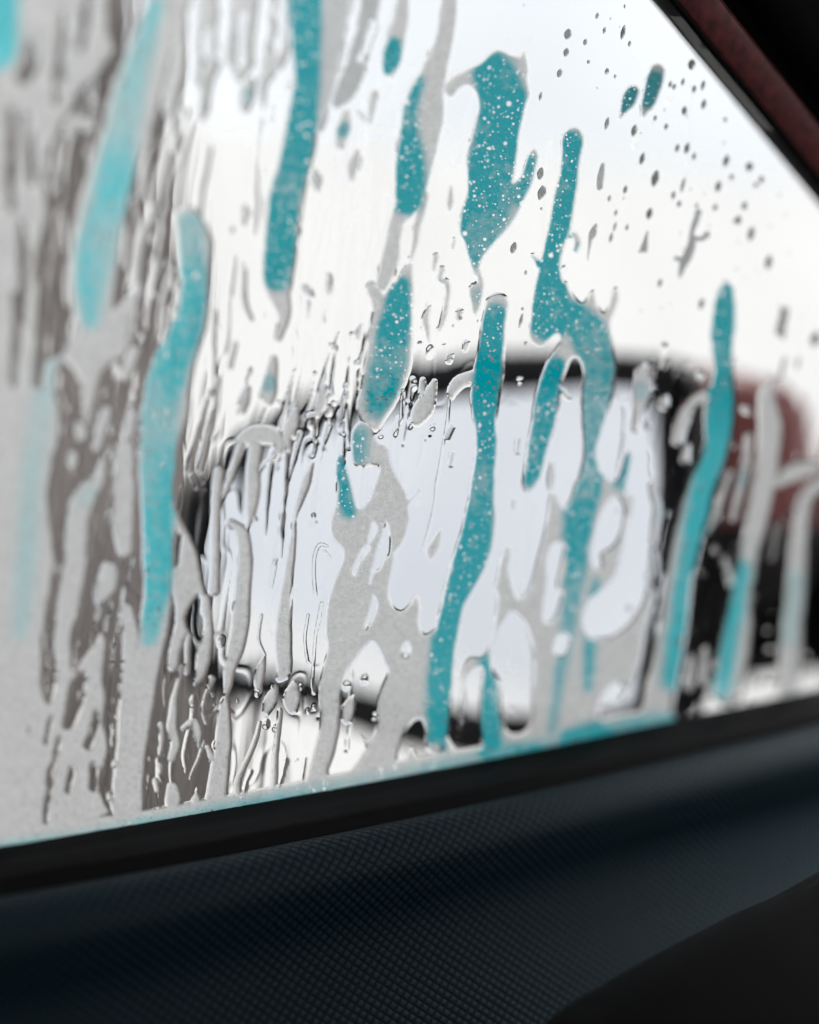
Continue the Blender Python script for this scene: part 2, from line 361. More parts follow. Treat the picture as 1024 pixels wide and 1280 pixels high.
# ------------------------------------------------------------------ soap and water on the glass
rng = np.random.default_rng(7)
_T = rng.random((64, 64, 8))
def vnoise(x, y, layer=0):
    xi = np.floor(x).astype(int); yi = np.floor(y).astype(int); fx = x-xi; fy = y-yi
    fx = fx*fx*(3-2*fx); fy = fy*fy*(3-2*fy); T = _T[:, :, layer]
    a = T[xi % 64, yi % 64]; b = T[(xi+1) % 64, yi % 64]; c = T[xi % 64, (yi+1) % 64]; d = T[(xi+1) % 64, (yi+1) % 64]
    return (a*(1-fx)+b*fx)*(1-fy)+(c*(1-fx)+d*fx)*fy-.5
def S(s):                                   # "x,y,r x,y,r ..." -> strokes, ';' separates strokes
    return [[tuple(map(float, p.split(','))) for p in q.split()] for q in s.split(';') if q.strip()]
def stroke_sdf(X, Y, st):
    d = np.full(X.shape, 1e9)
    for s in st:
        if len(s) == 1: s = s+[(s[0][0], s[0][1]+.01, s[0][2])]
        if len(s) > 2: s = spline(s, (len(s)-1)*3+1)
        for (x0, y0, r0), (x1, y1, r1) in zip(s[:-1], s[1:]):
            dx, dy = x1-x0, y1-y0; l2 = dx*dx+dy*dy+1e-9
            t = np.clip(((X-x0)*dx+(Y-y0)*dy)/l2, 0, 1)
            d = np.minimum(d, np.hypot(X-x0-t*dx, Y-y0-t*dy)-(r0+(r1-r0)*t))
    return d
def poly_sdf(X, Y, pts):
    p = closed_spline(pts, len(pts)*4); q = np.roll(p, -1, 0); d = np.full(X.shape, 1e18); ins = np.zeros(X.shape, bool)
    for (x0, y0), (x1, y1) in zip(p, q):
        dx, dy = x1-x0, y1-y0; l2 = dx*dx+dy*dy+1e-9
        t = np.clip(((X-x0)*dx+(Y-y0)*dy)/l2, 0, 1); d = np.minimum(d, (X-x0-t*dx)**2+(Y-y0-t*dy)**2)
        if y0 != y1:
            c = ((y0 > Y) != (y1 > Y)) & (X < (x1-x0)*(Y-y0)/(y1-y0)+x0); ins ^= c
    return np.where(ins, -1, 1)*np.sqrt(d)
THINGS = []
def thing(name, label, cat, s='', poly=None, holes='', hpolys=(), teal='', tstr=1., foam=1., tone=0., h=1.75, w=8., jag=1.2, group=None, soft=14., bias=0.):
    THINGS.append(dict(name=name, label=label, cat=cat, s=S(s), poly=poly, holes=S(holes), hpolys=hpolys, teal=S(teal), tstr=tstr, foam=foam, tone=tone, h=h, w=w, jag=jag, group=group, soft=soft, bias=bias))
PL = lambda s: [tuple(map(float, p.split(','))) for p in s.split()]
exec_data = True
#@@DATA@@
def pieces(s):
    st = S(s); n = len(st); grp = list(range(n))
    def near(a, b):
        A = np.array(spline(a, 12) if len(a) > 1 else a); B = np.array(spline(b, 12) if len(b) > 1 else b)
        return (np.hypot(A[:, None, 0]-B[None, :, 0], A[:, None, 1]-B[None, :, 1])-A[:, None, 2]-B[None, :, 2]).min() < 1
    for i in range(n):
        for j in range(i):
            if near(st[i], st[j]):
                g0, g1 = grp[i], grp[j]; grp = [g1 if g == g0 else g for g in grp]
    raw = [q for q in s.split(';') if q.strip()]
    out = [[raw[i] for i in range(n) if grp[i] == g] for g in dict.fromkeys(grp)]
    return [';'.join(o) for o in out]
def split_thing(fn, label, s, **k):
    ps = pieces(s) if s and not k.get('poly') and not k.get('teal') else [s]
    if len(ps) == 1: return fn(label, s, **k)
    cs = [np.mean([p[:2] for q in S(p_) for p in q], 0) for p_ in ps]
    ax = 1 if np.ptp([c[1] for c in cs]) > np.ptp([c[0] for c in cs]) else 0
    w = {2: (['left', 'right'], ['upper', 'lower']), 3: (['left', 'middle', 'right'], ['upper', 'middle', 'lower'])}.get(len(ps), (['leftmost', 'second from left', 'third from left', 'fourth from left', 'fifth from left', 'sixth from left', 'seventh from left', 'eighth from left'],)*2)[ax]
    if len(ps) > 3: ax = 0
    for o, i in enumerate(sorted(range(len(ps)), key=lambda i: cs[i][ax])): fn(label+', '+w[o]+' piece', ps[i], **k)
GR_T, GR_G, GR_D, GR_W = 'teal soap streaks on the window', 'grey soap films on the window', 'small drops on the upper window', 'clear water beads on the window'
T0 = lambda label, s='', **k: thing('soap_streak', label, 'soap streak', s, group=GR_T, **k)
T = lambda label, s='', **k: split_thing(T0, label, s, **k)
F = lambda label, s='', **k: split_thing(F0, label, s, **k)
F0 = lambda label, s='', **k: thing('foam_film', label, 'soap film', s, group=GR_G, **k)
# --- teal streaks
T('blurred teal streak cut by the top left corner', '6,-40,22 2,40,25 -14,95,18', teal='0,-40,20 -4,60,20', tstr=.95, soft=10)
T('long pale teal streak with whitish edges, left of the big bright patch', '225,-40,26 205,25,23 188,75,26 173,120,29 160,170,28 142,220,27 130,270,28 122,320,28 119,370,26 122,405,22',
  teal='196,10,1 184,50,5 167,115,9 152,190,12 147,235,17 132,280,14 121,320,15 117,365,8 117,400,1', tstr=.72, soft=12)
T('long light blue streak running down to the dark left end of the mirror', '238,276,15 246,305,20 246,350,17 243,395,19 230,430,22 216,470,26 208,510,28 202,550,24 199,600,21 200,650,19 200,700,18 200,740,17 194,790,17 182,850,17 172,900,18 166,950,17 162,1000,18 160,1035,18',
  teal='238,285,12 242,350,12 238,400,14 222,435,18 208,480,18 200,530,18 198,600,17 198,660,15 200,720,14 196,755,8 190,800,2', tstr=.8, soft=9)
T('saturated teal streak from the top edge with a grey tail, above the mirror', '385,-40,24 387,40,20 387,100,17 382,150,19 372,200,20 360,250,21 354,300,20 350,340,19 351,368,13 358,395,7 350,425,3',
  teal='385,-40,16 385,60,14 384,120,12 373,200,14 358,250,13 352,300,15 350,345,13', tstr=1., soft=8)
T('small teal drop on a grey thread near the top edge', '508,-30,8 506,20,9 500,45,11 493,72,13 489,90,7', teal='495,60,7 490,82,7', soft=6)
T('two toned streak, grey above and teal at its foot, beside the arch shaped patch', '568,-40,10 560,45,11 550,80,14 541,105,18 533,140,25 527,175,25 521,205,23 517,235,20 513,256,15 500,275,9 495,300,9 490,330,11 480,358,7; 533,245,7 528,270,5 522,300,4 517,325,2',
  teal='523,105,2 512,150,5 515,200,12 515,225,15 512,250,11', soft=10)
T('plump bright teal drip ending just above the mirror rim', '515,333,3 509,355,10 501,375,18 493,400,25 490,430,28 487,460,28 478,490,24 470,510,20 470,530,8',
  teal='502,358,5 498,400,12 493,430,14 487,465,15 480,490,14 473,512,6', soft=9)
T('large bubbly teal patch with a horn, hooked round a clear arch', poly=PL('568,98 590,86 605,78 618,66 628,63 640,68 653,71 658,64 663,85 662,100 665,118 660,135 654,160 650,190 646,215 644,230 655,220 664,196 671,186 676,196 672,215 666,235 656,255 646,275 635,290 620,305 607,322 600,342 596,344 590,325 584,305 578,290 580,265 587,245 588,225 586,200 592,175 598,155 602,135 597,115 588,107 577,112 567,122 558,112'),
  teal='622,92,20 632,130,24 627,180,26 618,230,28 608,270,24 598,315,12; 665,205,4 650,240,12', tstr=.95, soft=10, jag=.8)
T('ragged little grey green scrap under the point of the bubbly patch', '601,340,3 603,352,4 598,365,8 598,380,6 596,392,2', teal='598,370,4', tstr=.4, soft=8, jag=2)
T('forked teal streak with spiky shoulder, its left prong crossing the mirror rim', poly=PL('706,178 711,165 719,160 727,161 733,172 732,186 728,205 725,230 722,255 716,290 708,310 704,330 706,350 712,356 717,368 727,378 736,377 745,365 749,383 757,392 764,384 768,368 773,361 776,372 772,388 766,402 766,420 769,440 772,462 768,490 760,520 754,540 748,565 751,590 752,615 746,640 738,670 728,705 716,740 700,735 706,700 715,660 722,625 727,600 733,570 732,540 731,500 733,467 729,452 722,446 715,450 709,464 703,482 700,505 697,530 689,555 682,585 675,603 664,616 657,608 659,588 663,560 668,530 672,500 677,480 686,455 697,438 704,428 701,418 690,424 680,434 670,430 665,418 667,395 670,372 674,350 681,320 689,285 696,245 704,215'),
  teal='718,180,9 712,240,14 700,290,16 692,340,17 690,400,20; 720,395,12 745,430,18 750,480,14 742,540,14 738,590,16 730,640,12 722,690,6; 698,460,6 686,510,10 678,560,8 668,600,4', tstr=.92, soft=9, jag=.8)
T('long teal streak between the plump drip and the forked streak, running down the mirror', '625,382,14 621,405,15 617,435,16 613,465,18 609,495,17 609,520,14 611,545,12 611,570,13 607,600,14 605,630,17 602,660,20 596,685,21 588,710,20 577,735,17 569,760,14 562,790,14 556,830,14 552,880,13 548,930,12; 600,472,8 580,477,7 570,488,6 568,497,2',
  teal='623,395,8 617,440,11 611,480,11 609,530,10 609,580,11 600,640,14 593,690,16 580,730,12 568,760,10 558,820,8 552,880,8 550,920,4', tstr=.95, soft=8)
T('teal streak over the dark red shell at the right, running down to the window sill', '911,364,10 908,395,14 906,430,14 907,460,11 905,490,14 902,520,17 900,550,15 893,580,14 882,605,15 872,640,16 862,680,16 853,720,15 846,770,15 838,820,16 828,870,17 822,905,18',
  teal='911,366,12 908,400,15 906,440,16 906,470,12 905,500,10 900,540,10 892,580,9 882,620,9 873,660,7 862,720,6 852,780,5 842,850,5', tstr=.95, soft=10)
T('pale film hooking off the right hand teal streak', '850,550,6 856,525,7 868,507,7 882,495,6 894,490,5')
T('left of the pair of dark teal drops in the upper right', '778,149,1 783,138,5 790,125,9.5 795,113,7', teal='789,133,7 792,118,6', tstr=1.2, soft=6, tone=.42)
T('right and longer of the pair of dark teal drops in the upper right', '807,146,1.5 815,125,9 821,105,10.5 825,89,8.5', teal='814,122,8 821,103,8', tstr=1.2, soft=6, tone=.42)
T('pale teal tear over the right end of the mirror', '806,466,9 806,490,11 801,515,6 796,537,2.5', teal='804,490,5', tstr=.35, soft=8)
T('small teal lens shaped drop above the left end of the mirror', '345,448,2.5 341,475,7.5 337,493,9 337,503,5', teal='340,480,6', tstr=.6, soft=7)
T('small oval teal drop right of the long top streak', '436,143,5 433,162,8.5 429,182,6', teal='433,163,4', tstr=.7, soft=6)
T('faint grey blue spot left of the top streak', '315,104,5 311,120,8 309,136,5', teal='311,120,3', tstr=.45, soft=7)
T('little teal hook dangling in the clear patch right of the forked streak', '716,296,2.5 722,294,3 725,303,4 723,313,3', teal='724,310,2', tstr=.5, soft=4)
T('grey stub of foam sticking out left of the forked streak', '669,321,2 673,326,3 678,332,5', jag=.5)
# --- centre and lower foam
F('broad grey foam sheet with clear holes over the middle of the mirror', poly=PL('424,573 430,569 436,585 443,610 448,632 455,636 464,626 471,608 477,586 470,583 458,585 448,583 443,574 442,548 448,533 458,528 468,536 474,552 487,560 492,580 501,600 509,615 514,625 523,618 526,612 529,616 520,626 514,636 515,650 510,672 502,686 496,692 494,706 489,735 492,756 503,764 515,757 524,745 527,760 527,782 533,794 545,789 556,778 575,755 590,750 604,735 620,740 632,688 640,722 650,749 664,737 676,695 686,655 690,622 696,618 702,632 709,636 717,622 726,600 740,600 752,590 765,602 775,600 785,572 793,566 791,585 785,610 790,640 800,690 790,720 820,740 810,790 800,840 770,905 760,930 700,945 640,958 560,972 486,990 380,1020 384,985 392,950 400,920 403,895 402,860 408,830 413,810 410,790 412,760 420,730 428,710 432,695 430,686 424,680 417,668 417,650 424,625 422,592'),
  hpolys=(PL('470,655 474,662 470,672 464,680 466,665'), PL('486,655 490,668 490,690 483,702 478,712 470,718 466,730 470,705 478,680'), PL('462,683 465,688 452,705 447,720 445,714 452,696'),
          PL('470,746 474,757 470,772 462,787 460,782 465,765 468,755'), PL('468,803 476,812 484,830 488,840 482,855 476,870 474,885 474,905 470,920 462,928 452,920 460,935 455,945 448,955 440,965 425,972 412,968 418,950 424,925 426,905 428,880 430,860 440,835 455,815'),
          PL('506,812 512,804 516,812 514,820 508,821'), PL('524,900 532,904 540,925 556,928 556,945 548,956 530,958 522,945 516,935 508,955 500,956 498,945 505,925 514,908'),
          PL('590,740 604,725 618,735 625,745 622,775 618,800 612,815 604,822 592,822 584,832 580,850 579,880 577,910 572,935 566,930 560,918 560,890 562,860 562,830 560,800 565,780 577,762'),
          PL('600,835 606,838 605,860 603,880 603,905 606,930 598,945 578,948 570,940 578,915 583,890 584,865 588,845'),
          PL('641,767 650,770 662,785 668,805 670,825 670,850 668,880 668,900 660,915 648,920 635,915 630,900 628,870 625,850 618,838 617,820 622,800 630,782'),
          PL('693,683 702,680 712,685 717,698 714,720 704,750 697,770 690,780 682,776 682,760 687,730 687,700'), PL('700,796 710,794 716,802 710,818 700,822 695,812'),
          PL('768,623 778,624 783,640 780,665 770,682 760,690 754,695 756,705 752,712 744,708 742,695 746,670 756,640'),
          PL('800,590 815,600 822,650 820,700 812,740 800,765 785,785 765,797 745,800 735,790 732,775 738,755 755,740 772,720 780,690 786,660 790,630'),
          PL('775,855 786,862 795,868 803,890 802,905 790,915 770,918 752,910 750,895 756,872 765,860')),
  teal='452,545,5 450,570,5; 430,580,5 434,610,6 438,640,2; 724,640,10 722,700,8 716,760,4 704,840,0 692,915,-3; 612,830,4 614,880,4 616,940,10; 640,955,16 680,948,12; 720,935,16 770,925,22 810,915,20; 556,800,6 553,850,9 551,900,9 548,935,5; 748,730,-2 742,790,1 738,860,-2; 790,560,3 780,600,6', tstr=.85, soft=9, jag=.7)
F('foam bank lying along the window sill', '-60,1066,12 60,1048,12 180,1030,11 300,1008,11 400,990,12 500,970,13 580,955,13 660,942,12 740,922,13 800,910,14 835,905,10',
  teal='-40,1084,10 0,1076,9 60,1064,5 150,1047,3 300,1017,4 420,992,3 560,966,4 620,956,8 690,942,9; 730,934,13 800,920,13 850,907,7', tstr=.62, soft=13, bias=4.)
F('whitish film wrapping a dark slot at the left end of the mirror', '226,500,15 226,528,11 219,565,5 216,620,4 221,655,9 232,690,16 236,730,20 240,755,20 230,785,10 222,812,8 219,835,7; 244,775,8 237,800,5 237,830,4 236,843,4; 258,750,8 263,785,6 257,820,10 252,845,7 246,857,2.5',
  holes='226,672,3.4 223,705,3; 250,752,4 243,775,9 247,792,5', jag=.8)
F('narrow film beside the dark slot with a white left edge', '276,590,7 274,612,7 272,650,6 272,700,6 270,740,7', jag=.6)
F('arch shaped film standing on the upper left mirror rim', '304,552,8 318,545,13 338,545,13 350,552,9 352,566,6; 304,556,6 294,588,5 285,614,4 281,625,2; 322,560,9 319,590,9 319,620,9 316,645,6 312,660,2', jag=.8)
F('long grey ribbon from mirror to sill with white left edge', '290,655,6 298,660,7 306,670,9 309,700,10 306,740,11 303,780,12 297,812,11 289,840,8 287,858,6 285,874,3.5 283,890,8 281,930,11 276,970,13 271,1010,15', jag=.6)
F('leaf topped ribbon down the middle left of the mirror', '393,580,2.5 385,603,6.5 378,625,5.5 371,650,3 368,680,5 363,720,6.5 359,760,9 357,800,11 358,838,10 352,850,5', jag=.6)
F('oval film above the mirror rim, third from the left', '372,514,5 367,530,8.5 361,550,7 364,563,4', jag=.5)
F('oval film above the mirror rim, left of the plump drip', '408,488,6 404,505,8.5 400,520,4', jag=.5)
F('grey tear with two horns right of the plump drip', '546,478,3 539,498,9 531,514,12 524,526,8; 531,476,3 531,492,5', jag=.5)
F('leaf shaped film at the lower mirror rim beside the long ribbon', '333,823,2.5 328,840,7 325,857,6 328,865,3', jag=.5)
F('diamond shaped film under the lower mirror rim, left of a rounder one', '347,861,4 341,877,9 335,891,6', jag=.5)
F('round film under the lower mirror rim, right of the diamond shaped one', '370,858,6 367,875,11.5 368,887,8', jag=.5)
F('small pointed film over the dark rim left of the clear lobes', '444,874,3 438,888,8 436,901,6', jag=.7)
F('tiny bead of film at the dark lower left rim', '267,850,5 262,866,2.5', jag=.4)
F('twisted film under the left end of the mirror', '230,836,3.5 224,860,4 219,888,6 218,912,8 222,932,7 217,950,6', jag=1)
F('upper oval film in the cluster left of the long ribbon', '246,904,6 249,918,7 251,936,3; 240,906,5 232,912,4', jag=.8)
F('small upright film left of the twisted film', '204,908,4.5 205,925,4 202,945,3; 203,958,4 203,968,3', jag=.8)
F('narrow thread of film left of the long ribbon', '262,858,2 256,885,3 260,905,3; 258,930,3 248,955,3 240,975,2; 262,935,4 268,950,6', jag=1)
F('round film standing on the sill left of the long ribbon', '218,986,8 219,1001,11 218,1014,8', jag=.5)
F('small oval film left of the round one on the sill', '197,978,4.5 199,990,4', jag=.4)
F('triangular film on the sill beside the long ribbon', '248,992,2.5 247,1002,7', jag=.5)
F('film ribbon right of the long ribbon under the mirror', '327,905,3 322,925,4 312,950,4 300,975,5 300,1000,6; 352,890,4 348,930,4.5 345,975,5 344,1000,6', jag=.8, foam=.9)
# thin clear ridges over the mirror (water only)
Wt = lambda label, s, **k: split_thing(W0, label, s, **k)
W0 = lambda label, s, **k: thing('water_ridge', label, 'water ridge', s, foam=0., h=1.5, w=4.5, jag=.6, group='clear water ridges over the mirror', **k)
Wt('thin looping water ridge left of the broad foam sheet', '411,684,2 402,682,2.6 396,695,2.6 395,720,2.4 397,745,2.6; 405,755,2 400,780,2.4 397,800,2 393,850,2.6 395,868,3')
Wt('short water ridge beside the loop on the mirror', '408,690,1.8 416,700,1.8')
Wt('water ridge down the left third of the mirror', '349,700,2.2 342,712,1.6; 330,770,1.8 326,800,2 334,820,1.8')
Wt('broken water ridge between the ribbons on the mirror', '388,770,2 384,800,2.2 388,830,2.4')
Wt('slim water ridge above the long teal streak on the mirror', '565,500,1.8 561,535,2.4 556,560,1.8 550,600,2.6 546,630,2 540,660,2.4 531,690,1.5')
Wt('water thread over the dark upper mirror rim', '435,485,2.2 430,510,2.6 427,535,2.2; 507,490,3 505,520,3 503,530,2')
Wt('hooked water ridge beneath the arch shaped film', '352,575,2 335,580,3 320,600,2')
BL = ['round clear water bead with dark outline on the upper mirror rim', 'small clear bead right of the round one on the upper mirror rim', 'clear bead below the foot of the long grey ribbon', 'left of the clear bead pair under the lower rim', 'right of the clear bead pair under the lower rim',
      'clear bead at the dark left end of the mirror, right one', 'clear bead at the dark left end of the mirror, left one', 'clear speck in the middle of the left mirror half, upper', 'clear speck in the middle of the left mirror half, lower',
      'clear speck left of the long ribbon under the mirror, upper', 'clear speck left of the long ribbon under the mirror, lower', 'clear bead touching the lower rim by the diamond film', 'clear bead at the foot of the arch shaped film']
for i, (x, y, r) in enumerate([(391, 531, 7.5), (414, 526, 3.4), (299, 877, 3), (387, 890, 4), (395, 885, 4.5), (256, 604, 2.6), (247, 611, 2.2), (395, 645, 3), (398, 654, 2), (268, 870, 3), (270, 882, 2.2), (343, 860, 4), (322, 650, 3)]):
    thing('water_bead', BL[i], 'water bead', '%g,%g,%g %g,%g,%g' % (x, y-r*.2, r*.9, x, y+r*.3, r), foam=0., h=r*.7, w=r, jag=.1, group=GR_W)
# --- lozenges of foam over the bright part of the mirror
for lb, s in [('small grey lens right of the broad sheet, level with its hole', '553,665,2 548,680,6 543,690,7 541,700,2'), ('slim grey lens in the bright mirror below the rim', '568,535,3 561,548,4; 569,570,4 566,582,3'),
              ('tiny grey tick high on the mirror between two teal streaks', '652,552,4 650,565,3'), ('narrow grey lens below the left prong', '694,582,3 692,600,5 691,612,3'), ('small dark tick on the bright mirror', '647,628,2.5 646,637,2'),
              ('grey lens low on the bright mirror', '637,688,4 636,703,4 635,712,1.5'), ('grey curl beside the left prong on the mirror', '706,490,5 712,497,4'), ('grey tooth above the right clear lobe', '790,625,5 789,645,4')]:
    F(lb, s, jag=.4)
# --- upper grey shapes
F('grey veil right of the saturated top streak', '432,-40,22 418,50,18 410,110,13 400,160,8', foam=.85, tone=.25)
F('brownish veil between two top streaks, above the lined white patch', '474,-40,14 465,20,13 452,70,15 440,105,17 425,128,9', foam=.85, tone=.42, jag=2.5, holes='470,30,2 455,75,3; 440,40,2 432,80,2')
F('pale film smeared along the top edge between the two left streaks', poly=PL('222,-60 372,-60 366,40 362,80 340,100 330,140 318,90 300,110 285,80 270,105 262,150 250,120 240,90 226,130 216,160 208,120 220,60'), holes='285,-50,5 283,20,7 280,70,6; 335,-50,6 330,40,6 322,90,4; 245,-20,4 243,30,5 242,90,5; 305,20,3 302,80,4; 262,40,3 260,110,4; 355,-20,3 350,60,4', jag=3, foam=.9)
F('wavy grey film branching between the top streaks', '487,385,5 470,365,9 466,355,3; 470,370,6 474,390,5', foam=1)
F('kinked grey thread left of the bubbly patch', '556,338,5 553,350,4 561,355,5 563,372,4 558,400,4 552,412,3; 548,322,5 545,338,3', jag=.8)
F('grey comma left of the kinked thread', '540,385,2 535,400,5 538,415,4 539,428,2', jag=.6)
for lb, s in [('faint grey drop under the small oval teal one', '395,212,3 398,225,8 400,238,5'), ('grey diamond drop in the lined white patch', '450,190,4 446,205,7 443,225,4'), ('grey oval with pointed ends over the white patch', '414,345,4 414,357,6 413,368,4'),
              ('grey wedge at the foot of the saturated streak', '385,362,7 392,370,5; 388,378,3 387,400,1.5'), ('narrow grey streak in the lined white patch', '459,150,4 450,140,3; 472,118,6 468,140,5 465,155,3'),
              ('grey smudge high in the white patch', '265,75,5 262,100,8 258,130,7 254,150,4'), ('grey smear left of the saturated streak', '308,260,4 307,280,4; 308,340,4 307,375,5 316,400,4'),
              ('two grey ovals in the white patch above the mirror', '312,488,5 308,500,8 305,515,5; 297,430,3 290,460,4'), ('dim grey droplet left of the white patch centre', '222,178,6 223,188,5'),
              ('grey droplet low in the lined white patch', '454,408,2 451,416,4 450,424,3'), ('pale grey drop right of the two toned streak', '567,235,3 566,252,5 565,262,3; 571,300,2.5 569,310,3'),
              ('grey bead pair below the kinked thread', '578,392,5 576,400,3'), ('dark grey bead above the mirror rim right of the horns', '586,430,4 584,438,3'), ('grey bead over the rim right of the horns', '566,445,4 564,452,4; 558,432,2')]:
    F(lb, s, jag=.6, tone=.08)
# --- left foam
F('whitish foam covering the left edge of the window', poly=PL('-120,60 30,0 60,-60 150,-60 138,10 142,50 146,65 135,80 120,100 105,115 95,130 88,145 80,160 72,180 62,200 60,230 62,260 58,290 50,315 48,340 52,365 50,400 52,430 58,450 72,445 84,440 90,425 100,405 112,390 130,395 150,385 172,360 178,375 170,400 165,430 160,450 145,455 130,470 125,500 118,520 112,545 108,520 98,470 82,455 74,480 78,520 76,555 68,590 64,620 66,650 72,690 70,720 62,760 58,800 56,850 62,880 70,860 72,830 90,835 98,840 104,828 112,815 122,800 128,790 134,800 134,840 134,880 132,905 136,920 138,940 130,965 128,985 134,1005 140,1020 100,1038 40,1052 -120,1080'),
  holes='118,-60,3 112,10,4 105,60,3; 85,20,3 78,90,5 76,130,4; 20,140,4 16,200,5 18,260,4; 30,280,3 34,330,5 30,400,4; 42,58,5 42,82,9 33,98,8; 38,148,4 42,188,5 45,228,4; 66,345,3 58,372,6 60,400,7 55,440,5 50,480,5; 86,360,4 84,388,5; 22,372,3 24,420,4 20,480,3; 104,850,5 99,865,8 96,885,8 88,908,4; 122,895,2 120,910,4 113,935,3; 120,960,3 121,985,4; 92,965,2 88,990,3; 66,900,1 60,930,1; 78,925,1.2 68,960,1.2 62,990,1.2 60,1030,1.2',
  teal='62,450,0 52,520,3 44,580,3 38,640,1 34,700,2 28,790,0; 110,620,1', tstr=.32, soft=14, w=8, jag=2)
F('pale blue tinted film between the two dark channels on the left', '133,575,4 126,600,9 110,620,14 100,650,15 98,690,15 92,730,16 86,770,14 80,800,12 84,840,9', teal='112,620,8', tstr=.14, soft=12, jag=2)
F('film lobe between the dark channel and the light blue streak', '160,560,10 158,600,14 156,650,15 160,690,10; 140,715,12 135,735,15 128,750,8; 168,520,8 162,545,8', jag=2)
F('scalloped film ridge left of the light blue streak foot', '160,765,10 165,790,12 165,830,10 160,860,9 158,900,9 157,950,9 155,1000,10; 128,762,4 124,775,4', jag=2)
for lb, s in [('soft pale spot in the dark left channel, upper', '103,535,8 105,545,9'), ('soft pale spot between dark channels', '95,570,7 94,580,7'), ('soft tall pale spot right of the upper one', '137,515,7 128,540,9 124,560,7'),
              ('blurred pale streak between the two left teal streaks', '195,260,6 180,300,7 172,340,7 178,370,5; 198,330,8 196,345,5'), ('pale splash low between the left teal streaks', '170,440,9 160,470,7 150,460,6'),
              ('pale oval above the sill, far left', '89,1008,7 88,1026,8'), ('small pale oval above the sill, second from the far left', '118,1005,6 117,1018,6'), ('tiny pale blob above the sill by the dark channel', '141,997,4.5 147,1010,4'),
              ('pale oval in the dark channel above the sill', '127,935,8.5 126,955,8'), ('film wisps over the dark top left channel', '118,160,7 95,150,8 92,170,6; 58,190,5 62,210,5')]:
    F(lb, s, jag=1.4)
# --- streaks over the dark shell at the right
F('forked grey streak right of the long teal one', '972,478,5 962,495,10 966,530,15 963,580,14 955,620,14 947,660,13 938,700,12 930,740,13 926,780,16 920,820,18 912,865,18; 1024,585,8 1000,590,12 975,605,8; 910,700,4 918,730,6',
  teal='932,710,0 922,770,1 909,820,4 905,862,3', tstr=1., soft=10)
F('grey streak at the far right edge above the sill', '1036,600,9 1010,625,9 1002,680,11 998,740,12 992,800,13 990,870,14', teal='995,730,6 985,800,3', tstr=.3, soft=9)
F('slim pale tinted streak over the red of the shell', '940,545,4 937,575,6 928,610,6 918,650,5', teal='932,600,4', tstr=.4, soft=7)
F('slim grey streak left of the pale tinted one', '916,590,4 908,615,5 895,650,5 885,670,3')
F('grey stub rising from the sill between right hand streaks', '868,825,4 865,860,6; 885,815,4 883,855,5')
F('pale bead pair on the dark shell', '834,500,5 833,508,5; 862,560,4 860,575,6', foam=.8)
F('clear pale sliver along the mirror right end', '818,610,5 824,640,5 820,680,4', teal='820,640,3', tstr=.3)
F('faint grey flecks low on the dark shell', '899,688,6; 880,718,5; 905,640,4; 868,790,4; 965,815,5; 975,660,6 970,700,5', foam=.45)
F('pale bead on the red upper shell', '936,512,6; 878,468,6', foam=.8)
# --- small drops
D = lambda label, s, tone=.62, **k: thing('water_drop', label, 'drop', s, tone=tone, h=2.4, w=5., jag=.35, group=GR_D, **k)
def ov(x, y, rx, ry, lean=.25): return '%g,%g,%g %g,%g,%g %g,%g,%g' % (x+lean*(ry-rx*.5), y-(ry-rx*.5), rx*.5, x, y, rx, x-lean*(ry-rx*.5), y+(ry-rx*.5), rx*.45)
DK = 'dark green grey drop on the clear glass near the pillar'
D('long grey drop with a bright core right of the forked streak', '757,207,3 754,222,4.5 753,235,4', tone=.35)
D('spindle shaped drop with a fine tail right of the forked streak', '748,282,2 744,293,5 741,303,2.5 737,330,.7', tone=.35)
D('grey trident drop in the clear upper right', '813,290,1.5 810,303,3.5 808,312,5; 802,316,1.5 806,312,2', tone=.4)
D('branched grey drop in the clear upper right', '877,266,4 872,280,4 868,292,3 868,305,5 863,320,6 857,333,5 853,347,2; 868,298,3 880,300,3 887,294,4; 856,326,3 848,324,3', tone=.45)
D('blunt dark grey drop at the right above the sill of the shell', '984,390,6 981,405,6 978,415,6', tone=.5)
D('grey sliver drop at the far right over the shell', '984,450,3 980,468,3 978,480,2', tone=.35)
